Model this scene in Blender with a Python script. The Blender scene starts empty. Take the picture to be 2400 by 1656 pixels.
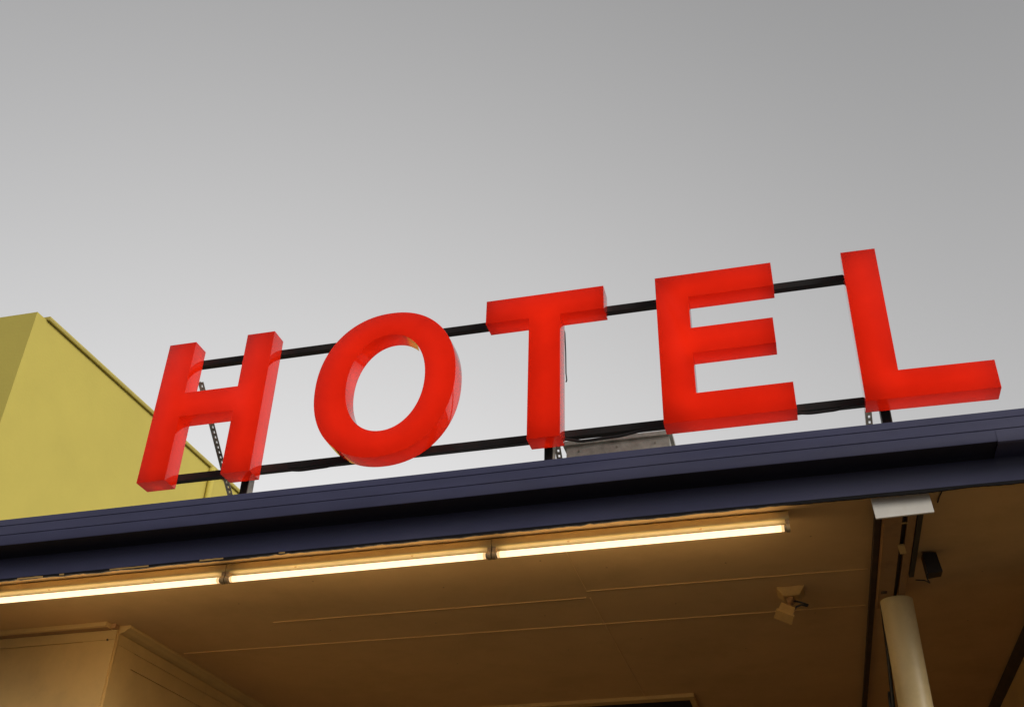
import bpy, bmesh, math, random
from mathutils import Vector, Matrix
random.seed(7)
SC = bpy.context.scene
COL = SC.collection
R = math.radians
ZB = 4.0202          # height of the letters' feet
S = .85              # cap height of the letters in metres
ZC = 3.53            # underside of the canopy ceiling

# ------------------------------------------------------------------ materials
def mat(name, base, rough=.5, metal=0., var=.12, vscale=3., bump=0., bscale=60., spec=.5, grime=None, gscale=1.3, gamt=.35, stretch=(1, 1, 1)):
    m = bpy.data.materials.new(name); m.use_nodes = True
    n = m.node_tree.nodes; l = m.node_tree.links; b = n['Principled BSDF']
    b.inputs['Roughness'].default_value = rough; b.inputs['Metallic'].default_value = metal
    b.inputs['Specular IOR Level'].default_value = spec
    tc = n.new('ShaderNodeTexCoord'); mp = n.new('ShaderNodeMapping'); mp.inputs['Scale'].default_value = stretch
    l.new(tc.outputs['Object'], mp.inputs['Vector'])
    nz = n.new('ShaderNodeTexNoise'); nz.inputs['Scale'].default_value = vscale; nz.inputs['Detail'].default_value = 8; nz.inputs['Roughness'].default_value = .65
    l.new(mp.outputs[0], nz.inputs['Vector'])
    cr = n.new('ShaderNodeValToRGB')
    cr.color_ramp.elements[0].position = .3; cr.color_ramp.elements[1].position = .7
    cr.color_ramp.elements[0].color = (*[c * (1 - var) for c in base], 1)
    cr.color_ramp.elements[1].color = (*[min(1, c * (1 + var)) for c in base], 1)
    l.new(nz.outputs['Fac'], cr.inputs['Fac'])
    out = cr.outputs['Color']
    if grime:
        g = n.new('ShaderNodeTexNoise'); g.inputs['Scale'].default_value = gscale; g.inputs['Detail'].default_value = 10; g.inputs['Roughness'].default_value = .7
        l.new(mp.outputs[0], g.inputs['Vector'])
        gr = n.new('ShaderNodeValToRGB'); gr.color_ramp.elements[0].position = .48; gr.color_ramp.elements[1].position = .78
        gr.color_ramp.elements[1].color = (gamt, gamt, gamt, 1)
        l.new(g.outputs['Fac'], gr.inputs['Fac'])
        mx = n.new('ShaderNodeMix'); mx.data_type = 'RGBA'
        l.new(gr.outputs['Color'], mx.inputs['Factor']); l.new(out, mx.inputs['A']); mx.inputs['B'].default_value = (*grime, 1)
        out = mx.outputs['Result']
    l.new(out, b.inputs['Base Color'])
    rr = n.new('ShaderNodeMapRange'); rr.inputs['To Min'].default_value = max(0, rough - .08); rr.inputs['To Max'].default_value = min(1, rough + .08)
    l.new(nz.outputs['Fac'], rr.inputs['Value']); l.new(rr.outputs[0], b.inputs['Roughness'])
    if bump:
        bz = n.new('ShaderNodeTexNoise'); bz.inputs['Scale'].default_value = bscale; bz.inputs['Detail'].default_value = 5
        l.new(mp.outputs[0], bz.inputs['Vector'])
        bp = n.new('ShaderNodeBump'); bp.inputs['Strength'].default_value = bump; bp.inputs['Distance'].default_value = .01
        l.new(bz.outputs['Fac'], bp.inputs['Height']); l.new(bp.outputs[0], b.inputs['Normal'])
    return m

def emit(name, col, strength):
    m = bpy.data.materials.new(name); m.use_nodes = True
    n = m.node_tree.nodes; l = m.node_tree.links; n.clear()
    o = n.new('ShaderNodeOutputMaterial'); e = n.new('ShaderNodeEmission')
    e.inputs['Color'].default_value = (*col, 1); e.inputs['Strength'].default_value = strength
    l.new(e.outputs[0], o.inputs['Surface'])
    return m

def acrylic():
    """thin translucent red acrylic with a polished skin"""
    m = bpy.data.materials.new('red_acrylic'); m.use_nodes = True
    n = m.node_tree.nodes; l = m.node_tree.links; n.clear()
    o = n.new('ShaderNodeOutputMaterial')
    tc = n.new('ShaderNodeTexCoord'); nz = n.new('ShaderNodeTexNoise'); nz.inputs['Scale'].default_value = 4; nz.inputs['Detail'].default_value = 6
    l.new(tc.outputs['Object'], nz.inputs['Vector'])
    cr = n.new('ShaderNodeValToRGB'); cr.color_ramp.elements[0].position = .3; cr.color_ramp.elements[1].position = .7
    cr.color_ramp.elements[0].color = (.58, .0155, .0030, 1); cr.color_ramp.elements[1].color = (.66, .0190, .0040, 1)
    l.new(nz.outputs['Fac'], cr.inputs['Fac'])
    d = n.new('ShaderNodeBsdfDiffuse'); t = n.new('ShaderNodeBsdfTranslucent')
    l.new(cr.outputs[0], d.inputs['Color']); l.new(cr.outputs[0], t.inputs['Color'])
    mx = n.new('ShaderNodeMixShader'); mx.inputs[0].default_value = .50
    l.new(d.outputs[0], mx.inputs[1]); l.new(t.outputs[0], mx.inputs[2])
    g = n.new('ShaderNodeBsdfGlossy'); g.inputs['Roughness'].default_value = .03
    # faint waviness of the formed sheet
    wz = n.new('ShaderNodeTexNoise'); wz.inputs['Scale'].default_value = 7; wz.inputs['Detail'].default_value = 1
    l.new(tc.outputs['Object'], wz.inputs['Vector'])
    bp = n.new('ShaderNodeBump'); bp.inputs['Strength'].default_value = .03; bp.inputs['Distance'].default_value = .01
    l.new(wz.outputs['Fac'], bp.inputs['Height']); l.new(bp.outputs[0], g.inputs['Normal'])
    # both skins of the thin sheet reflect: steeper than a single surface towards grazing
    lw = n.new('ShaderNodeLayerWeight'); lw.inputs['Blend'].default_value = .5
    pw = n.new('ShaderNodeMath'); pw.operation = 'POWER'; pw.inputs[1].default_value = 3.3; l.new(lw.outputs['Facing'], pw.inputs[0])
    f = n.new('ShaderNodeMath'); f.operation = 'MULTIPLY_ADD'; f.use_clamp = True; f.inputs[1].default_value = 1.5; f.inputs[2].default_value = .006; l.new(pw.outputs[0], f.inputs[0])
    m2 = n.new('ShaderNodeMixShader')
    l.new(f.outputs[0], m2.inputs[0]); l.new(mx.outputs[0], m2.inputs[1]); l.new(g.outputs[0], m2.inputs[2])
    l.new(m2.outputs[0], o.inputs['Surface'])
    return m

M = {}
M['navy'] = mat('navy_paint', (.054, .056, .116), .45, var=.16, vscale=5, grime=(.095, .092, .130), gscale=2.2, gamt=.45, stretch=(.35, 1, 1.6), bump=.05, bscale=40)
M['navy_shade'] = mat('navy_paint_shaded', (.022, .022, .042), .7, var=.2, vscale=5, spec=.25, grime=(.012, .011, .011), gamt=.6)  # shaded copy of the navy: the underside's darkness is put into the colour
M['lip'] = mat('tarred_edge', (.012, .011, .012), .8, var=.3, vscale=12, spec=.2)
M['red'] = acrylic()
M['white_back'] = mat('white_backing', (.75, .73, .70), .6, var=.05)
M['lamp'] = emit('letter_lamp', (1., .80, .62), 4.0)
M['black'] = mat('black_paint', (.010, .009, .009), .55, var=.4, vscale=9, grime=(.05, .028, .015), gscale=6, gamt=.35, spec=.3)
M['galv'] = mat('galvanised_steel', (.46, .45, .40), .5, metal=.25, var=.25, vscale=24, bump=.08, bscale=30, grime=(.16, .12, .07), gscale=4, gamt=.7)
M['galv_dull'] = mat('dull_galvanised_strap', (.32, .295, .25), .5, metal=.2, var=.3, vscale=20, grime=(.06, .04, .025), gscale=7, gamt=.8)
M['ceiling'] = mat('cream_ceiling_paint', (.67, .43, .19), .75, var=.06, vscale=2.2, grime=(.46, .295, .12), gscale=1.3, gamt=.65, bump=.04, bscale=120, spec=.2)
M['strip'] = mat('cream_cover_strip', (.76, .50, .20), .5, var=.06, vscale=10)
M['cream'] = mat('cream_joinery_paint', (.62, .41, .15), .55, var=.07, vscale=4, grime=(.30, .19, .09), gscale=3, gamt=.4, bump=.04, bscale=90)
M['batten'] = mat('cream_enamel', (.50, .385, .165), .4, var=.06, vscale=8, grime=(.35, .22, .09), gscale=7, gamt=.5)
M['holder'] = mat('yellowed_bakelite', (.34, .22, .10), .45, var=.2, vscale=30)
M['tube'] = emit('lit_fluorescent_tube', (1., .74, .42), 19)
M['tube_dim'] = emit('darkened_tube_end', (1., .62, .28), 1.1)
M['tube_mid'] = emit('weaker_tube_end', (1., .70, .36), 4.5)
M['lit_underside'] = mat('lit_batten_underside', (.62, .52, .32), .45, var=.12, vscale=14, grime=(.32, .22, .11), gscale=9, gamt=.5)  # lighter than the batten: tube light on its underside put into the colour
M['cap'] = mat('tube_end_metal', (.45, .38, .28), .35, metal=.8, var=.1)
M['yellow'] = mat('yellow_render', (.55, .465, .108), .85, var=.05, vscale=1.2, grime=(.46, .385, .10), gscale=.7, gamt=.4, bump=.12, bscale=45, spec=.2)
M['yellow_trim'] = mat('yellow_trim_paint', (.50, .415, .10), .6, var=.08, vscale=4)
M['white'] = mat('white_plate_paint', (.84, .81, .74), .5, var=.05, vscale=14, grime=(.45, .38, .26), gscale=5, gamt=.35)
M['column'] = mat('cream_column_paint', (.72, .575, .30), .4, var=.05, vscale=5, grime=(.34, .26, .13), gscale=6, gamt=.4, bump=.03, bscale=30)
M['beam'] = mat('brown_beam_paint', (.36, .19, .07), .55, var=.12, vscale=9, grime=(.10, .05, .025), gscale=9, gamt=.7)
M['darkgap'] = mat('dark_timber_and_shade', (.060, .036, .019), .8, var=.3, vscale=10)  # also colours the strips that stand in for shade in gaps
M['boxblack'] = mat('black_plastic', (.014, .013, .013), .5, var=.2, vscale=20)
M['asphalt'] = mat('asphalt', (.055, .052, .05), .9, var=.25, vscale=6, bump=.3, bscale=180, grime=(.085, .08, .075), gscale=.4, gamt=.6)
M['paving'] = mat('concrete_paving', (.16, .14, .115), .85, var=.15, vscale=3, bump=.1, bscale=80, grime=(.10, .09, .075), gscale=1.2, gamt=.5)
M['roof'] = mat('roof_sheet', (.30, .30, .29), .6, metal=.3, var=.15, vscale=3)
M['grille'] = mat('dark_grille', (.018, .016, .014), .7, var=.2, vscale=20)
M['cable'] = mat('black_cable', (.012, .011, .011), .5, var=.2, vscale=30)
M['ochre'] = mat('faded_cream_plastic', (.56, .34, .11), .5, var=.1, vscale=14, grime=(.2, .11, .05), gscale=14, gamt=.6)

# ------------------------------------------------------------------ mesh helpers
def V(*a): return Vector(a)
class MB:
    def __init__(s): s.bm = bmesh.new()
    def box(s, x0, x1, y0, y1, z0, z1, rot=None, piv=None, mi=0):
        vs = [s.bm.verts.new((x, y, z)) for x in (x0, x1) for y in (y0, y1) for z in (z0, z1)]
        if rot is not None:
            p = Vector(piv) if piv else Vector(((x0 + x1) / 2, (y0 + y1) / 2, (z0 + z1) / 2))
            for v in vs: v.co = rot @ (v.co - p) + p
        for q in ((0, 1, 3, 2), (4, 6, 7, 5), (0, 4, 5, 1), (2, 3, 7, 6), (0, 2, 6, 4), (1, 5, 7, 3)):
            f = s.bm.faces.new([vs[i] for i in q]); f.material_index = mi
        return vs
    def tube(s, pts, r, seg=10, cap=True, mi=0, r2=None):
        pts = [Vector(p) for p in pts]; n = len(pts); rings = []
        up = None
        for i, p in enumerate(pts):
            d = (pts[min(i + 1, n - 1)] - pts[max(i - 1, 0)]).normalized()
            if up is None:
                up = Vector((0, 0, 1)) if abs(d.z) < .9 else Vector((1, 0, 0))
            a = d.cross(up).normalized(); b = a.cross(d).normalized(); up = b
            rr = r if r2 is None else r + (r2 - r) * i / (n - 1)
            rings.append([s.bm.verts.new(p + a * rr * math.cos(2 * math.pi * k / seg) + b * rr * math.sin(2 * math.pi * k / seg)) for k in range(seg)])
        for i in range(n - 1):
            for k in range(seg):
                f = s.bm.faces.new((rings[i][k], rings[i][(k + 1) % seg], rings[i + 1][(k + 1) % seg], rings[i + 1][k])); f.smooth = True; f.material_index = mi
        if cap:
            s.bm.faces.new(rings[0][::-1]).material_index = mi; s.bm.faces.new(rings[-1]).material_index = mi
    def profile_x(s, prof, xs, off=None, closed=False, smooth=False, mi=0):
        """sweep a (y,z) profile along x; off(x) lifts it"""
        rows = []
        for x in xs:
            o = off(x) if off else 0
            rows.append([s.bm.verts.new((x, y, z + o)) for y, z in prof])
        m = len(prof)
        for i in range(len(xs) - 1):
            for k in range(m if closed else m - 1):
                f = s.bm.faces.new((rows[i][k], rows[i][(k + 1) % m], rows[i + 1][(k + 1) % m], rows[i + 1][k])); f.smooth = smooth; f.material_index = mi
        if closed:
            s.bm.faces.new(rows[0]); s.bm.faces.new(rows[-1][::-1])
    def bevel(s, w, seg=2):
        es = [e for e in s.bm.edges if len(e.link_faces) == 2 and e.calc_face_angle(0) > .5]
        bmesh.ops.bevel(s.bm, geom=es, offset=w, segments=seg, affect='EDGES', profile=.6)
    def build(s, name, mats, parent=None, sharp=None, bev=0):
        if bev: s.bevel(bev)
        bmesh.ops.recalc_face_normals(s.bm, faces=s.bm.faces)
        me = bpy.data.meshes.new(name); s.bm.to_mesh(me); s.bm.free()
        for m in (mats if isinstance(mats, (list, tuple)) else [mats]): me.materials.append(m)
        if sharp:
            for p in me.polygons: p.use_smooth = True
            me.set_sharp_from_angle(angle=R(sharp))
        o = bpy.data.objects.new(name, me); COL.objects.link(o)
        if parent:
            o.parent = parent
            o.matrix_parent_inverse = Matrix.Translation(-parent_loc(parent))
        return o
def parent_loc(p):
    v = Vector(p.location)
    return v
# the parts are modelled in world coordinates: every thing's Empty carries its base location
LOC = {}
def thing(name, label, cat, loc, group=None):
    o = bpy.data.objects.new(name, None); COL.objects.link(o)
    o.location = loc; o.empty_display_size = .2
    o['label'] = label; o['category'] = cat
    if group: o['group'] = group
    return o
def part(mb, name, m, parent, sharp=None, bev=0, label=None):
    o = mb.build(name, m, None, sharp, bev)
    o.parent = parent
    w = Vector((0, 0, 0)); p = parent
    while p is not None:
        w += Vector(p.location); p = p.parent
    # move the mesh so that the part sits in its parent's frame with an identity transform
    o.data.transform(Matrix.Translation(-w))
    if label: o['label'] = label
    return o
def struct(mb, name, m):
    o = mb.build(name, m); o['kind'] = 'structure'
    return o
def tagmesh(o, label, cat, group=None):
    o['label'] = label; o['category'] = cat
    if group: o['group'] = group
    return o
def frange(a, b, d):
    n = max(1, int(round((b - a) / d)))
    return [a + (b - a) * i / n for i in range(n + 1)]

# ------------------------------------------------------------------ ground
g = MB(); n = 40
vs = [[g.bm.verts.new((-400 + 800 * i / n, -400 + 800 * j / n, 0)) for j in range(n + 1)] for i in range(n + 1)]
for i in range(n):
    for j in range(n): g.bm.faces.new((vs[i][j], vs[i + 1][j], vs[i + 1][j + 1], vs[i][j + 1]))
struct(g, 'ground', M['asphalt'])
g = MB(); g.box(-8, 10, -.9, 6.5, .0005, .12); struct(g, 'bounce_pavement', M['paving'])  # slab out of view, added to bounce light up to the ceiling

# ------------------------------------------------------------------ canopy
X0, X1 = -5.5, 8.5
XJ = 4.065            # where the corner piece of the fascia begins
bow_pts = [(-6, -.004), (-.55, -.004), (1.4, -.001), (2.85, .005), (4.25, .003), (5, -.004), (9, -.004)]
def bow(x):
    for (a, u), (b, v) in zip(bow_pts, bow_pts[1:]):
        if a <= x <= b:
            t = (x - a) / (b - a); t = t * t * (3 - 2 * t)
            return u + (v - u) * t
    return 0
can = thing('canopy', 'dark navy canopy with a ribbed overhanging fascia and a cream ceiling below the red letters', 'canopy', (1.5, 0, ZC))
YF = -.21
f = MB()
gv = .0035
prof = [(-.10, 3.775), (-.196, 3.785), (-.203, 3.783), (-.2085, 3.7485), (-.2085 + gv, 3.7465), (-.2085 + gv, 3.7445), (-.2105, 3.7425),
        (-.2125, 3.6965), (-.2125 + gv, 3.6945), (-.2125 + gv, 3.6925), (-.2105, 3.690), (-.209, 3.650), (-.206, 3.643)]
f.profile_x(prof, frange(X0, X1, .05), bow)
part(f, 'upper_fascia', M['navy'], can, sharp=25)
f = MB()
prof = [(-.206, 3.643), (-.198, 3.6415), (-.185, 3.643), (-.10, 3.647), (-.078, 3.645), (-.071, 3.638)]
f.profile_x(prof, frange(X0, XJ, .1), bow, smooth=True)
part(f, 'fascia_underside', M['navy_shade'], can)
f = MB()
prof = [(-.071, 3.638), (-.070, 3.60), (-.0705, 3.545), (-.073, 3.530), (-.0735, 3.527)]
f.profile_x(prof, frange(X0, X1, .05), lambda x: .6 * bow(x))
part(f, 'lower_fascia', M['navy'], can, sharp=30)
# corner piece: a slightly larger sleeve over the same profile
f = MB()
prof = [(-.2113, 3.692), (-.2116, 3.686), (-.2103, 3.650), (-.2075, 3.640), (-.200, 3.6355), (-.10, 3.6395), (-.0748, 3.634), (-.0712, 3.600)]
f.profile_x(prof, frange(XJ, X1, .1), bow)
part(f, 'corner_lap', M['navy'], can, sharp=25)
# ragged tarred lip below the lower fascia
f = MB(); xs = frange(X0, X1, .02); rows = []
zj = 0
for i, x in enumerate(xs):
    zj = .75 * zj + random.uniform(-.0018, .0018)
    z = 3.5155 + .6 * bow(x) + zj + (.003 if random.random() < .03 else 0)
    zt = 3.5285 + .6 * bow(x)
    rows.append([f.bm.verts.new(c) for c in ((x, -.0745, zt), (x, -.0735, z), (x, -.0615, z + .001), (x, -.0575, zt + .004))])
for a, b in zip(rows, rows[1:]):
    for k in range(3): f.bm.faces.new((a[k], a[k + 1], b[k + 1], b[k]))
part(f, 'lip', M['lip'], can)
# ceiling and roof deck
f = MB(); f.box(X0, X1, -.0595, 6.5, ZC, ZC + .03)
part(f, 'ceiling', M['ceiling'], can)
f = MB(); f.box(X0, X1, -.195, 6.5, 3.71, 3.745)
part(f, 'roof_deck', M['roof'], can)
f = MB(); f.box(X0, X1, -.068, -.060, 3.56, 3.705)
part(f, 'fascia_board', M['darkgap'], can)
# cover strips over the sheet joints of the ceiling
def cover(p, q, w=.0075, h=.003):
    s = MB(); a = Vector((*p, 0)); b = Vector((*q, 0)); d = (b - a).normalized(); nn = Vector((-d.y, d.x, 0)) * w / 2
    lo = [a - nn, a + nn, b + nn, b - nn]
    v0 = [s.bm.verts.new((v.x, v.y, ZC - .0002)) for v in lo]; v1 = [s.bm.verts.new((a.lerp(v, 1).x, v.y, ZC - h)) for v in lo]
    s.bm.faces.new(v1)
    for i in range(4): s.bm.faces.new((v0[i], v0[(i + 1) % 4], v1[(i + 1) % 4], v1[i]))
    return part(s, 'cover_strip', M['strip'], can)
cover((.45, .797), (2.163, .815)); cover((2.186, .727), (3.56, .741)); cover((-.29, 1.165), (3.56, 1.243))
cover((2.193, .06), (2.186, .72), .004, .0015); cover((2.185, .82), (2.183, 4.6), .005, .002)
for x, y in ((.9, .30), (1.5, .52), (2.05, .30), (2.34, .45), (2.9, .52), (3.3, .30), (.7, .98), (1.3, 1.0), (1.9, 1.02), (2.6, 1.0), (2.34, 1.5), (1.9, 1.6), (1.2, 1.7), (2.9, 1.8), (3.3, 1.3), (4.1, .9), (4.1, 1.6), (.4, .5)):
    f = MB(); f.tube([(x, y, ZC - .0002), (x, y, ZC - .0012)], .0045, 8); part(f, 'nail_head', M['beam'], can)
# dark bar painted in as the shadow gap between the two ceiling bays
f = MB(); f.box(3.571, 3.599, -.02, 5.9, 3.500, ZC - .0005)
part(f, 'shadow_gap_strip', M['darkgap'], can)
# cream slivers on the lip, coloured as tube light leaking through gaps
for x0, x1, dz in ((-.47, -.33, 0), (-.24, -.215, .001), (.03, .235, .002), (.5, .62, .004), (.9, .93, .004)):
    f = MB(); xs = frange(x0, x1, .02)
    rows = [[f.bm.verts.new(c) for c in ((x, -.0775, 3.5195 + dz + random.uniform(0, .002)), (x, -.0765, 3.5148 + dz - random.uniform(0, .002)), (x, -.0745, 3.517 + dz))] for x in xs]
    for a, b in zip(rows, rows[1:]):
        f.bm.faces.new((a[0], a[1], b[1], b[0])); f.bm.faces.new((a[1], a[2], b[2], b[1])); f.bm.faces.new((a[2], a[0], b[0], b[2]))
    part(f, 'light_leak', M['ochre'], can)

# ------------------------------------------------------------------ fluorescent lights
def fluoro(xa, xb, label):
    t = thing('fluorescent_light', label, 'light', (xa, .025, ZC), 'fluorescent lights along the front of the canopy ceiling')
    b = MB(); zb = 3.488
    b.bm.verts.ensure_lookup_table()
    prof = [(0.0, ZC - .0055), (0.0, zb + .006), (.003, zb + .001), (.009, zb), (.045, zb), (.051, zb + .001), (.054, zb + .006), (.054, ZC - .0055)]
    b.profile_x(prof, [xa + .0015, xb - .0015], closed=True)
    part(b, 'batten', M['batten'], t, sharp=30)
    b = MB(); b.box(xa + .003, xb - .003, .0095, .0445, zb - .0012, zb - .0002); part(b, 'lit_underside', M['lit_underside'], t)  # added sheet giving the batten's underside its lit tone
    b = MB(); b.box(xa + .01, xb - .01, .012, .045, ZC - .0054, ZC - .0004); part(b, 'batten_shadow_line', M['darkgap'], t)  # dark strip stands in for the shadow line above the batten
    for x in (xa + .35, xb - .38):
        s = MB(); s.tube([(x, .016, zb + .001), (x, .016, zb - .004)], .006, 8); part(s, 'screw', M['holder'], t)
    ty, tz = .013, 3.4525
    for x in (xa, xb - .022):
        h = MB(); h.box(x + .003, x + .019, .004, .040, tz - .002, zb - .0003); h.tube([(x + .003, ty + .002, tz - .001), (x + .019, ty + .002, tz - .001)], .0185, 16)
        part(h, 'lamp_holder', M['holder'], t, sharp=30)
    k = MB(); xl, xh = xa + .027, xb - .027
    for p0, p1, mi in ((xl, xl + .012, 2), (xl + .012, xl + .04, 1), (xl + .04, xh - .04, 0), (xh - .04, xh - .012, 1), (xh - .012, xh, 2)):
        k.tube([(p0, ty, tz), (p1, ty, tz)], .0145, 20, cap=False, mi=mi)
    tb = part(k, 'tube', [M['tube'], M['tube_mid'], M['tube_dim']], t)
    for x in (xa + .0195, xb - .0265):
        c = MB(); c.tube([(x, ty, tz), (x + .007, ty, tz)], .0142, 16); part(c, 'end_cap', M['cap'], tb)
    return t
fluoro(-.700, .596, 'lit fluorescent tube cut by the left photo edge, above the cream wall corner')
fluoro(.596, 1.898, 'lit fluorescent tube in the middle, joined at both ends to other tubes')
fluoro(1.898, 3.214, 'lit fluorescent tube nearest the column, with a free darkened right end')

# ------------------------------------------------------------------ the sign
sign = thing('hotel_sign', 'large red HOTEL letters on two black rails standing on the canopy roof', 'sign', (2.1, .12, 3.745))
def P(x, z): return (x * S, ZB + z * S)
def letter(outlines, lamps, label, rot=0, piv=(0, 0), hole=None):
    bm = bmesh.new(); D = .104
    def tr(p):
        x, z = p
        if rot:
            dx, dz = x - piv[0], z - piv[1]; c, s_ = math.cos(rot), math.sin(rot)
            x, z = piv[0] + dx * c - dz * s_, piv[1] + dx * s_ + dz * c
        return P(x, z)
    def ring(pts, y): return [bm.verts.new((tr(p)[0], y, tr(p)[1])) for p in pts]
    fr = ring(outlines, 0); bk = ring(outlines, D); N = len(outlines)
    for i in range(N): bm.faces.new((fr[i], fr[(i + 1) % N], bk[(i + 1) % N], bk[i]))
    if hole is None:
        front = [bm.faces.new(fr)]; back = [bm.faces.new(bk[::-1])]
    else:
        fh = ring(hole, 0); bh = ring(hole, D); front = []; back = []
        for i in range(N):
            j = (i + 1) % N
            bm.faces.new((fh[j], fh[i], bh[i], bh[j]))
            front.append(bm.faces.new((fr[i], fh[i], fh[j], fr[j]))); back.append(bm.faces.new((bk[j], bh[j], bh[i], bk[i])))
    for q in back: q.material_index = 1
    bmesh.ops.recalc_face_normals(bm, faces=bm.faces)
    es = [e for e in bm.edges if all(abs(v.co.y) < 1e-6 for v in e.verts) and len(e.link_faces) == 2 and e.calc_face_angle(0) > .5]
    bmesh.ops.bevel(bm, geom=es, offset=.0014, segments=2, affect='EDGES', profile=.5)
    mb = MB(); mb.bm.free(); mb.bm = bm
    o = part(mb, 'letter', [M['red'], M['white_back']], sign, sharp=28, label=label)
    k = MB()
    for ln in lamps:
        for a, b in zip(ln, ln[1:]):
            (ax, az), (bx, bz) = tr(a), tr(b)
            k.tube([(ax, .074, az), (bx, .074, bz)], .020, 10)
    part(k, 'lamp', M['lamp'], o)
    return o
# measured outlines in cap heights
H0, H1, H2, H3, HT, HBm = 0, .187, .549, .737, .612, .437
letter([(H0, 0), (H1, 0), (H1, HBm), (H2, HBm), (H2, 0), (H3, 0), (H3, 1), (H2, 1), (H2, HT), (H1, HT), (H1, 1), (H0, 1)],
       [[(.093, .03), (.093, .97)], [(.643, .03), (.643, .97)], [(.16, .524), (.58, .524)]], 'red letter H')
def sup(cx, cz, a, b, n, N=96):
    out = []
    for i in range(N):
        t = 2 * math.pi * i / N; c, s_ = math.cos(t), math.sin(t)
        out.append((cx + a * math.copysign(abs(c) ** (2 / n), c), cz + b * math.copysign(abs(s_) ** (2 / n), s_)))
    return out
mid = sup(1.526, .507, .347, .424, 2.1, 40)
letter(sup(1.524, .505, .446, .509, 2.14), [mid + [mid[0]]], 'round red letter O', hole=sup(1.529, .508, .249, .340, 2.08))
T0, T1, T2, T3, TB = 2.142, 2.412, 2.604, 2.870, .832
letter([(T1, 0), (T2, 0), (T2, TB), (T3, TB), (T3, 1), (T0, 1), (T0, TB), (T1, TB)],
       [[(T0 + .03, .916), (T3 - .03, .916)], [(2.508, .03), (2.508, .86)]], 'red letter T')
E0, E1, E2, E3, E4 = 3.181, 3.371, 3.862, 3.894, 3.833
letter([(E0, 0), (E3, 0), (E3, .172), (E1, .172), (E1, .437), (E4, .437), (E4, .610), (E1, .610), (E1, .831), (E2, .831), (E2, 1), (E0, 1)],
       [[(3.276, .086), (3.276, .916)], [(3.30, .086), (3.865, .086)], [(3.30, .524), (3.80, .524)], [(3.30, .916), (3.832, .916)]], 'red letter E with three arms')
L0, L1, L2 = 4.248, 4.440, 4.924
letter([(L0, 0), (L2, 0), (L2, .170), (L1, .170), (L1, 1), (L0, 1)],
       [[(4.344, .97), (4.344, .086), (4.895, .086)]], 'red letter L leaning very slightly', rot=-.012, piv=(4.26, .0))
# rails
for z0, z1, xa, xb in ((4.782, 4.818, .09, 3.76), (4.070, 4.106, .07, 4.16)):
    r = MB(); r.box(xa, xb, .1085, .1445, z0, z1)
    part(r, 'rail', M['black'], sign, bev=.003)
# posts behind the rails
for x in (.503, 2.102, 3.682):
    p = MB(); p.box(x, x + .040, .146, .152, 3.70, 4.82); p.box(x, x + .040, .1525, .195, 3.70, 4.82)
    po = part(p, 'post', M['black'], sign)
    q = MB(); q.box(x + .0405, x + .0445, .146, .196, 3.70, 4.80); part(q, 'flange', M['galv_dull'], po)
    b = MB(); b.box(x - .04, x + .085, .10, .25, 3.7455, 3.752); part(b, 'base_plate', M['galv_dull'], po)
# slotted braces running back and down from the top rail to the roof
def brace(x):
    b = MB(); a = Vector((x, .146, 4.700)); e = Vector((x, 1.20, 3.748)); d = (e - a); Ln = d.length; d.normalize()
    nrm = Vector((0, -d.z, d.y)); wx = .030
    pitch = .030; n_ = int(Ln / pitch)
    def quad(s0, s1, u0, u1):
        vv = [a + d * s + Vector((u, 0, 0)) for s, u in ((s0, u0), (s1, u0), (s1, u1), (s0, u1))]
        lo = [b.bm.verts.new(v) for v in vv]; hi = [b.bm.verts.new(v + nrm * .0025) for v in vv]
        b.bm.faces.new(lo[::-1]); b.bm.faces.new(hi)
        for i in range(4): b.bm.faces.new((lo[i], lo[(i + 1) % 4], hi[(i + 1) % 4], hi[i]))
    h = wx / 2
    for i in range(n_):
        s = i * pitch
        quad(s, s + .017, -h, h)
        quad(s + .017, s + pitch, -h, -.005); quad(s + .017, s + pitch, .005, h)
    # upstanding leg of the angle
    vv = [a + Vector((-h, 0, 0)), e + Vector((-h, 0, 0)), e + Vector((-h, 0, 0)) + nrm * .028, a + Vector((-h, 0, 0)) + nrm * .028]
    lo = [b.bm.verts.new(v) for v in vv]; hi = [b.bm.verts.new(v - Vector((.0025, 0, 0))) for v in vv]
    b.bm.faces.new(lo); b.bm.faces.new(hi[::-1])
    for i in range(4): b.bm.faces.new((lo[i], hi[i], hi[(i + 1) % 4], lo[(i + 1) % 4]))
    part(b, 'brace', M['galv_dull'], sign)
for x in (.14, 2.066, 3.68): brace(x)
# wiring slung below the lower rail
c = MB(); pts = []
sag = [(.58, 0), (.75, -.002), (.85, -.013), (.96, -.010), (1.08, .004), (1.5, .0), (2.0, .003), (2.20, -.004), (2.30, -.026), (2.45, -.022), (2.62, -.002), (2.75, 0),
       (3.2, .0), (3.30, -.003), (3.38, -.012), (3.47, -.010), (3.56, .003), (3.70, .002)]
for (a, u), (b, v) in zip(sag, sag[1:]):
    for i in range(6):
        t = i / 6; tt = t * t * (3 - 2 * t); pts.append((a + (b - a) * t, .116, 4.0685 + u + (v - u) * tt))
c.tube(pts, .0075, 8); part(c, 'cable', M['cable'], sign)
c = MB(); c.tube([(2.188, .15, 4.80), (2.196, .19, 4.74), (2.198, .20, 4.62), (2.199, .20, 4.50), (2.203, .20, 4.455), (2.199, .20, 4.445)], .0035, 8); part(c, 'cable', M['cable'], sign)
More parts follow.
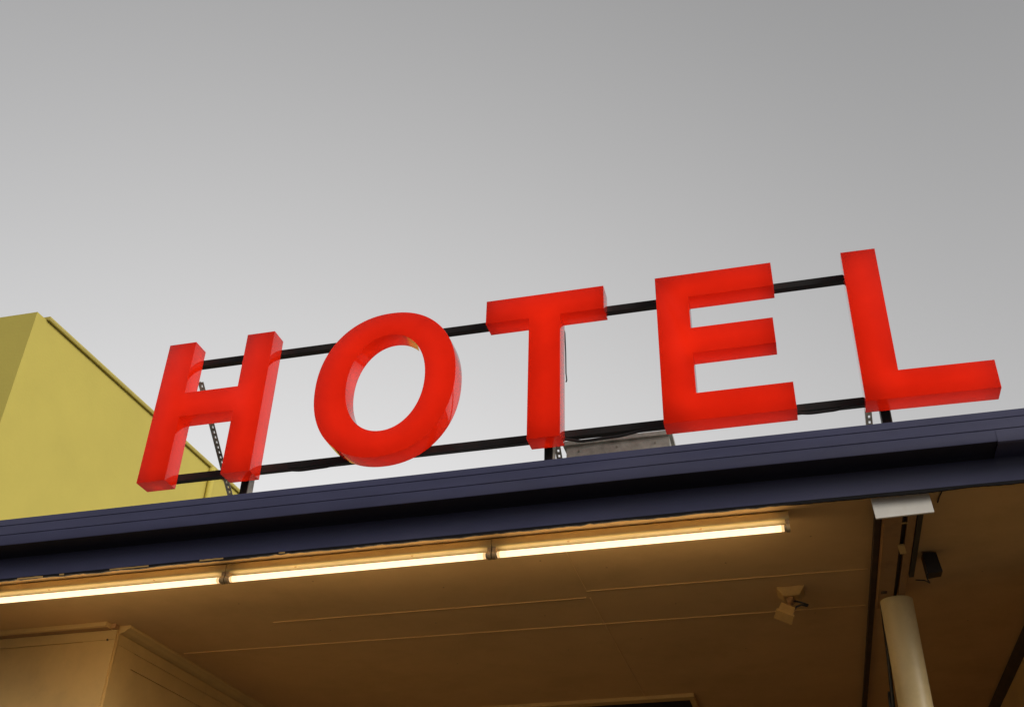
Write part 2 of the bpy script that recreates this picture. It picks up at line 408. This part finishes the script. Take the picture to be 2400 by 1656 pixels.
# ------------------------------------------------------------------ galvanised box on the roof
t = thing('roof_box', 'squat galvanised metal box standing on the canopy roof behind the letters T and E', 'metal box', (2.4, .9, 3.745))
b = MB(); b.box(2.134, 2.674, .50, 1.32, 3.7455, 4.238); part(b, 'body', M['galv'], t, bev=.004)
b = MB(); b.box(2.118, 2.690, .482, 1.34, 4.2385, 4.262); part(b, 'lid', M['galv'], t, bev=.003)
for x in (2.2, 2.4, 2.6):
    b = MB(); b.tube([(x, .499, 4.205), (x, .494, 4.205)], .006, 8); part(b, 'rivet', M['galv_dull'], t)

# ------------------------------------------------------------------ yellow tower behind
t = thing('yellow_building', 'tall plain yellow rendered building rising behind the left end of the canopy', 'building', (-5, 4, 0))
b = MB(); XW, YW, ZT = -2.929, 2.0, 7.018
def zt(y): return ZT + .008 * (y - 2)
v = [b.bm.verts.new(p) for p in ((XW, YW, 0), (XW, 9, 0), (-9, 9, 0), (-9, YW, 0), (XW, YW, zt(2)), (XW, 9, zt(9)), (-9, 9, zt(9)), (-9, YW, zt(2)))]
for q in ((0, 1, 5, 4), (1, 2, 6, 5), (2, 3, 7, 6), (3, 0, 4, 7), (4, 5, 6, 7)): b.bm.faces.new([v[i] for i in q])
part(b, 'wall', M['yellow'], t, bev=.012)
b = MB()
a0, a1 = 2.12, 9.0
rows = []
for y in (a0, a1): rows.append([b.bm.verts.new((x, y, zt(y) + z)) for x, z in ((XW - .10, .004), (XW - .10, .030), (XW + .034, .030), (XW + .038, .012), (XW + .030, -.004), (XW + .014, -.004), (XW + .014, .004))])
for k in range(7): b.bm.faces.new((rows[0][k], rows[0][(k + 1) % 7], rows[1][(k + 1) % 7], rows[1][k]))
b.bm.faces.new(rows[0]); b.bm.faces.new(rows[1][::-1])
part(b, 'roof_edge', M['yellow_trim'], t)
b = MB(); b.tube([(XW + .045, 5.03, 3.0), (XW + .045, 5.03, 6.90), (XW + .03, 5.03, 7.03)], .038, 12)
part(b, 'downpipe', M['yellow'], t)

# ------------------------------------------------------------------ building under the canopy
t = thing('hotel_building', 'cream timber clad ground floor building with a corniced corner under the canopy', 'building', (2, 4, 0))
yw, xw, xr = .66, -.39, 4.455
b = MB()
b.box(X0, xw, yw, 6.5, 0, 3.5295)
part(b, 'wall', M['cream'], t)
b = MB(); b.box(xw, xr, 5.9, 6.5, 0, 3.5295); part(b, 'wall', M['cream'], t)
b = MB(); b.box(xr, X1, .8, 6.5, 0, 3.5295); part(b, 'wall', M['cream'], t)
# left block: frieze, corner boards, crown
b = MB(); b.box(X0, xw + .003, yw - .012, yw - .0002, 3.452, 3.5045); part(b, 'frieze', M['cream'], t, bev=.002)
b = MB(); b.box(-.580, xw + .003, yw - .010, yw - .0002, 0, 3.4508); b.box(X0, -.583, yw - .004, yw - .0002, 0, 3.4435); part(b, 'corner_board', M['cream'], t, bev=.002)
b = MB(); b.tube([(-.432, yw - .0095, 3.4515), (-.432, yw - .014, 3.4515)], .006, 8); part(b, 'nail_head', M['darkgap'], t)
b = MB(); prof = [(.586, 3.5298), (.586, 3.508), (.590, 3.5055), (.600, 3.505), (.6475, 3.505), (.6475, 3.5298)]
b.profile_x(prof, [X0, -.416], closed=True); part(b, 'cornice', M['cream'], t, sharp=30)
b = MB(); b.box(X0, -.4165, .601, .647, 3.5035, 3.5048); part(b, 'soffit_shade', M['beam'], t)  # brown slab added as the band of shade under the cornice
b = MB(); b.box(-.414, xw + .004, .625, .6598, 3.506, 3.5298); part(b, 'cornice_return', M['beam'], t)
b = MB()   # crown on the receding side wall
prof = [(xw + .0005, 3.5296), (xw + .066, 3.5296), (xw + .066, 3.516), (xw + .052, 3.508), (xw + .040, 3.497), (xw + .020, 3.489), (xw + .0005, 3.487)]
ra = [b.bm.verts.new((x, .668, z)) for x, z in prof]; rb = [b.bm.verts.new((x, 5.9, z)) for x, z in prof]
for k in range(7): b.bm.faces.new((ra[k], ra[(k + 1) % 7], rb[(k + 1) % 7], rb[k]))
b.bm.faces.new(ra); b.bm.faces.new(rb[::-1]); part(b, 'cornice', M['cream'], t)
b = MB(); b.box(xw + .0002, xw + .012, .670, 5.9, 3.43, 3.4865); part(b, 'frieze', M['cream'], t, bev=.002)
b = MB(); b.box(xw + .0002, xw + .010, .672, .83, 0, 3.4295); b.tube([(xw + .006, .664, 0), (xw + .006, .664, 3.485)], .007, 8)
part(b, 'corner_board', M['cream'], t)
b = MB(); b.box(xw + .0002, xw + .008, .8325, 5.9, 3.345, 3.4285); b.box(xw + .0002, xw + .005, .8325, 5.9, 0, 3.340); part(b, 'cladding', M['cream'], t, bev=.002)
# right block: cornice
b = MB()
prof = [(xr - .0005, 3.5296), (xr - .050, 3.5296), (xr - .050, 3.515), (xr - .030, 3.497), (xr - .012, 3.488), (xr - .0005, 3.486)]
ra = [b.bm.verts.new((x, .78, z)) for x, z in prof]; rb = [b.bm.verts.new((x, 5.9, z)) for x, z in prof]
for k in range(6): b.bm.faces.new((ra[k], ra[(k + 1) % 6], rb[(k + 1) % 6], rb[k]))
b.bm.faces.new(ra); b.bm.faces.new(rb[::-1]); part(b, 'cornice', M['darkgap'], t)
# door in the back wall, below the photograph's lower edge
b = MB(); b.box(1.35, 2.45, 5.86, 5.8995, 0, 2.2); part(b, 'door', M['beam'], t, bev=.004)

# ------------------------------------------------------------------ ceiling vent
t = thing('ceiling_vent', 'dark rectangular ceiling vent with a pale frame at the bottom edge of the photo', 'vent', (1.8, 3.0, ZC))
fa, fb, fc, fd = 1.05, 2.503, 2.625, 3.45
b = MB()
b.box(fa, fb, fc, fc + .075, 3.506, ZC - .0005); b.box(fa, fb, fd - .05, fd, 3.506, ZC - .0005)
b.box(fa, fa + .04, fc + .0755, fd - .0505, 3.507, ZC - .0005); b.box(fb - .035, fb, fc + .0755, fd - .0505, 3.507, ZC - .0005)
part(b, 'frame', M['cream'], t)
b = MB(); b.box(fa + .041, fb - .036, fc + .076, fd - .051, 3.522, ZC - .0005)
k = fc + .085
while k < fd - .08:
    b.box(fa + .041, fb - .036, k, k + .012, 3.512, 3.5215); k += .03
part(b, 'grille', M['grille'], t)

# ------------------------------------------------------------------ column, beam and end plate
t = thing('column', 'round cream steel column holding up the beam at the right of the canopy', 'column', (3.690, 1.006, 0))
cy = 1.006
b = MB(); b.tube([(3.690, cy, 0), (3.690, cy, 3.4535)], .0785, 40); part(b, 'shaft', M['column'], t, sharp=40)
b = MB(); b.box(3.56, 3.82, cy - .13, cy + .13, .0005, .012); part(b, 'base_plate', M['galv_dull'], t)
t = thing('support_beam', 'brown painted double beam running under the ceiling from the white plate to the column', 'beam', (3.67, .5, ZC))
def chan(xa, xb, y0, y1):
    b = MB(); b.box(xa, xb, y0, y1, 3.455, 3.463); b.box(xa, xa + .006, y0, y1, 3.4632, ZC - .0006); return b
part(chan(3.601, 3.673, -.018, 1.10), 'channel', M['beam'], t)
b = MB(); b.box(3.695, 3.730, -.018, 1.10, 3.456, 3.464); b.box(3.724, 3.730, -.018, 1.10, 3.4642, ZC - .0006); part(b, 'channel', M['beam'], t)
b = MB(); b.box(3.6735, 3.6945, -.016, 1.05, 3.480, 3.486); part(b, 'slot_shade', M['darkgap'], t)  # dark strip stands in for the shade inside the slot
b = MB(); b.box(3.671, 3.697, .075, .085, 3.4545, 3.458); b.box(3.672, 3.700, .30, .40, 3.4495, 3.4547, Matrix.Rotation(-.16, 3, 'Z')); part(b, 'spacer', M['cream'], t)
b = MB(); b.box(3.734, 3.756, -.016, .70, 3.452, 3.474); part(b, 'conduit', M['boxblack'], t)
b = MB(); b.box(3.612, 3.640, .86, .89, 3.4515, 3.4548); b.tube([(3.622, .87, 3.455), (3.622, .87, 3.447)], .009, 6); part(b, 'bolt', M['darkgap'], t)
# white end plate (bottom edge kicked out to the right as in the photograph)
b = MB()
q = [(3.5545, 3.530), (3.7885, 3.5335), (3.7945, 3.444), (3.5615, 3.4385)]
lo = [b.bm.verts.new((x, -.032, z)) for x, z in q]; hi = [b.bm.verts.new((x, -.0205, z)) for x, z in q]
b.bm.faces.new(lo); b.bm.faces.new(hi[::-1])
for i in range(4): b.bm.faces.new((lo[i], hi[i], hi[(i + 1) % 4], lo[(i + 1) % 4]))
part(b, 'end_plate', M['white'], t, bev=.0015, label='flat white plate closing the front end of the beam')
# conduit beside the column
b = MB(); b.tube([(3.600, 1.05, 0), (3.590, 1.05, 2.9), (3.610, 1.05, 3.20), (3.622, 1.05, 3.455)], .009, 8)
b.tube([(3.580, 1.06, 0), (3.582, 1.06, 2.98), (3.586, 1.06, 3.03)], .007, 8)
tagmesh(b.build('wall_conduit', M['boxblack']), 'thin dark conduit running up the left side of the round column', 'conduit')
# small black box right of the beam
t = thing('black_box', 'small black box hanging from the ceiling just right of the beam', 'box', (3.833, .60, 3.52))
b = MB()
q0 = [(3.799, 3.522), (3.860, 3.520), (3.872, 3.426), (3.806, 3.420)]
lo = [b.bm.verts.new((x, .585, z)) for x, z in q0]; hi = [b.bm.verts.new((x * .985 + .0575, .665, z + .004)) for x, z in q0]
b.bm.faces.new(lo); b.bm.faces.new(hi[::-1])
for i in range(4): b.bm.faces.new((lo[i], hi[i], hi[(i + 1) % 4], lo[(i + 1) % 4]))
part(b, 'housing', M['boxblack'], t, bev=.004)
b = MB(); b.box(3.812, 3.852, .61, .645, 3.518, ZC - .0005); part(b, 'bracket', M['galv_dull'], t)
b = MB(); b.tube([(3.806, .60, 3.424), (3.803, .615, 3.405), (3.812, .63, 3.392), (3.803, .72, 3.44), (3.77, .76, 3.46)], .003, 8); part(b, 'cable', M['cable'], t)
# loose wire at the lip
b = MB(); b.tube([(3.838, -.055, 3.528), (3.836, -.045, 3.521), (3.833, .0, 3.5265), (3.830, .06, 3.5265)], .003, 8)
tagmesh(b.build('loose_wire', M['cable']), 'short thin dark wire on the ceiling right of the white plate', 'wire')

# ------------------------------------------------------------------ spotlight on the ceiling
t = thing('spotlight', 'old cream swivel spotlight with conical base on the ceiling left of the column', 'spotlight', (3.187, .92, ZC))
b = MB(); cxs, cys = 3.187, .955
rr = [(.067, ZC - .0005), (.067, 3.527), (.040, 3.4935), (.034, 3.4915)]
rings = [[b.bm.verts.new((cxs + r_ * i, cys + r_ * j, z)) for i, j in ((-1, -1), (1, -1), (1, 1), (-1, 1))] for r_, z in rr]
for i in range(3):
    for k in range(4): b.bm.faces.new((rings[i][k], rings[i][(k + 1) % 4], rings[i + 1][(k + 1) % 4], rings[i + 1][k]))
b.bm.faces.new(rings[0]); b.bm.faces.new(rings[-1][::-1])
part(b, 'base', M['ochre'], t, bev=.003)
b = MB(); b.tube([(cxs, cys, 3.4915), (3.184, .95, 3.478)], .014, 14); b.tube([(3.176, .935, 3.480), (3.190, .960, 3.474)], .018, 14)
b.tube([(3.182, .948, 3.474), (3.170, .935, 3.452), (3.164, .93, 3.436)], .0105, 12); b.tube([(3.152, .93, 3.444), (3.178, .93, 3.440)], .013, 12)
part(b, 'knuckle', M['beam'], t, sharp=40)
b = MB(); uu = Vector((.894, .10, -.437)).normalized(); ax = Vector((-.46, -.30, -.84)); ax = (ax - uu * ax.dot(uu)).normalized(); ww = ax.cross(uu)
c0 = Vector((3.160, .925, 3.430)); rot = Matrix((uu, ww, ax)).transposed()
b.box(-.036, .036, -.030, .030, 0, .042); b.box(-.040, .040, -.034, .034, .0422, .047); b.box(-.045, .045, -.038, .038, .0472, .057)
b.box(-.012, .012, -.010, .010, -.010, -.0003)
for v in b.bm.verts: v.co = rot @ v.co + c0
part(b, 'lamp_head', M['ochre'], t, bev=.0025)
b = MB(); b.tube([(3.196, .94, 3.470), (3.210, .92, 3.460), (3.235, .905, 3.446), (3.262, .90, 3.430), (3.258, .90, 3.424), (3.23, .90, 3.434), (3.205, .905, 3.428), (3.190, .915, 3.414)], .0048, 8)
part(b, 'cable', M['cable'], t)

# ------------------------------------------------------------------ light
SUN_DIR = Vector((.78, -.52, .36)).normalized()      # towards the sun
el = math.asin(SUN_DIR.z); az = math.atan2(SUN_DIR.x, SUN_DIR.y)
w = bpy.data.worlds.new('World'); SC.world = w; w.use_nodes = True
n = w.node_tree.nodes; l = w.node_tree.links; n.clear()
out = n.new('ShaderNodeOutputWorld'); bg = n.new('ShaderNodeBackground')
sky = n.new('ShaderNodeTexSky'); sky.sky_type = 'NISHITA'; sky.sun_disc = False
sky.sun_elevation = el; sky.sun_rotation = az; sky.air_density = 1.2; sky.dust_density = 3.5; sky.ozone_density = 1.0
hs = n.new('ShaderNodeHueSaturation'); hs.inputs['Saturation'].default_value = .25
l.new(sky.outputs[0], hs.inputs['Color'])
# clear dusk sky, kept faint, plus the pale afterglow low in the sky beyond the tower
tc = n.new('ShaderNodeTexCoord')
nrm = n.new('ShaderNodeVectorMath'); nrm.operation = 'NORMALIZE'; l.new(tc.outputs['Generated'], nrm.inputs[0])
GA, GE, GB, GAMP = R(-26), R(-20), 2.88, 1.03
dot = n.new('ShaderNodeVectorMath'); dot.operation = 'DOT_PRODUCT'
flat = n.new('ShaderNodeVectorMath'); flat.operation = 'MULTIPLY'; flat.inputs[1].default_value = (1, 1, .7); l.new(nrm.outputs[0], flat.inputs[0])
fl2 = n.new('ShaderNodeVectorMath'); fl2.operation = 'NORMALIZE'; l.new(flat.outputs[0], fl2.inputs[0])
dot.inputs[1].default_value = (math.sin(GA) * math.cos(GE), math.cos(GA) * math.cos(GE), math.sin(GE))
l.new(fl2.outputs[0], dot.inputs[0])
def math_node(op, a_, b_=None):
    q = n.new('ShaderNodeMath'); q.operation = op
    for i, v in enumerate((a_, b_)):
        if v is None: continue
        if hasattr(v, 'links'): l.new(v, q.inputs[i])
        else: q.inputs[i].default_value = v
    return q.outputs[0]
STR = .12
ex = math_node('EXPONENT', math_node('MULTIPLY', math_node('SUBTRACT', dot.outputs['Value'], 1.0), GB))
# very soft unevenness of thin high cloud
cz = n.new('ShaderNodeTexNoise'); cz.inputs['Scale'].default_value = 1.6; cz.inputs['Detail'].default_value = 4
l.new(nrm.outputs[0], cz.inputs['Vector'])
un = math_node('ADD', math_node('MULTIPLY', cz.outputs['Fac'], .06), .97)
ex = math_node('ADD', math_node('MULTIPLY', math_node('MULTIPLY', ex, un), GAMP / STR), .078 / STR)
# the brighter western sky, outside the frame on the right
WA, WE = R(62), R(14)
dt2 = n.new('ShaderNodeVectorMath'); dt2.operation = 'DOT_PRODUCT'; l.new(nrm.outputs[0], dt2.inputs[0])
dt2.inputs[1].default_value = (math.sin(WA) * math.cos(WE), math.cos(WA) * math.cos(WE), math.sin(WE))
ex2 = math_node('EXPONENT', math_node('MULTIPLY', math_node('SUBTRACT', dt2.outputs['Value'], 1.0), 11.0))
ex = math_node('ADD', ex, math_node('MULTIPLY', ex2, .85 / STR))
tint = n.new('ShaderNodeMix'); tint.data_type = 'RGBA'; tint.blend_type = 'MULTIPLY'; tint.inputs['Factor'].default_value = 1
tint.inputs['B'].default_value = (1.0, .977, .957, 1)
comb = n.new('ShaderNodeCombineXYZ')
for i in range(3): l.new(ex, comb.inputs[i])
l.new(comb.outputs[0], tint.inputs['A'])
dim = n.new('ShaderNodeMix'); dim.data_type = 'RGBA'; dim.blend_type = 'MULTIPLY'; dim.inputs['Factor'].default_value = 1
SKYK = .42
dim.inputs['B'].default_value = (SKYK, SKYK, SKYK, 1)
l.new(hs.outputs[0], dim.inputs['A'])
mx = n.new('ShaderNodeMix'); mx.data_type = 'RGBA'; mx.blend_type = 'ADD'; mx.inputs['Factor'].default_value = 1
l.new(dim.outputs['Result'], mx.inputs['A']); l.new(tint.outputs['Result'], mx.inputs['B'])
l.new(mx.outputs['Result'], bg.inputs['Color']); bg.inputs['Strength'].default_value = STR
l.new(bg.outputs[0], out.inputs['Surface'])
sl = bpy.data.lights.new('sun', 'SUN'); sl.energy = 1.6; sl.angle = R(25); sl.color = (1., .93, .84)
so = bpy.data.objects.new('sun', sl); COL.objects.link(so)
so.rotation_euler = SUN_DIR.to_track_quat('Z', 'Y').to_euler()

# ------------------------------------------------------------------ camera
cam = bpy.data.cameras.new('camera'); co = bpy.data.objects.new('camera', cam); COL.objects.link(co)
f_px, yaw, pitch, roll = 2434.7627, R(-12.53634), R(32.85098), R(-.12706)
cam.sensor_width = 36; cam.lens = f_px / 2400 * 36
cam.shift_x = -121.7856 / 2400; cam.shift_y = 55.066 / 2400
cam.clip_start = .05; cam.clip_end = 2000
fw = Vector((math.sin(yaw) * math.cos(pitch), math.cos(yaw) * math.cos(pitch), math.sin(pitch)))
r0 = Vector((math.cos(yaw), -math.sin(yaw), 0)); u0 = r0.cross(fw)
rt = r0 * math.cos(roll) + u0 * math.sin(roll); up = -r0 * math.sin(roll) + u0 * math.cos(roll)
co.matrix_world = Matrix(((rt.x, up.x, -fw.x, 3.71221 * S), (rt.y, up.y, -fw.y, -4.88081 * S), (rt.z, up.z, -fw.z, 1.6), (0, 0, 0, 1)))
SC.camera = co
vs_ = SC.view_settings; vs_.view_transform = 'Standard'; vs_.look = 'None'; vs_.exposure = 0; vs_.gamma = 1
SC.render.engine = 'CYCLES'
SC.cycles.max_bounces = 8
SC.cycles.use_denoising = True
SC.cycles.sample_clamp_direct = 1.4
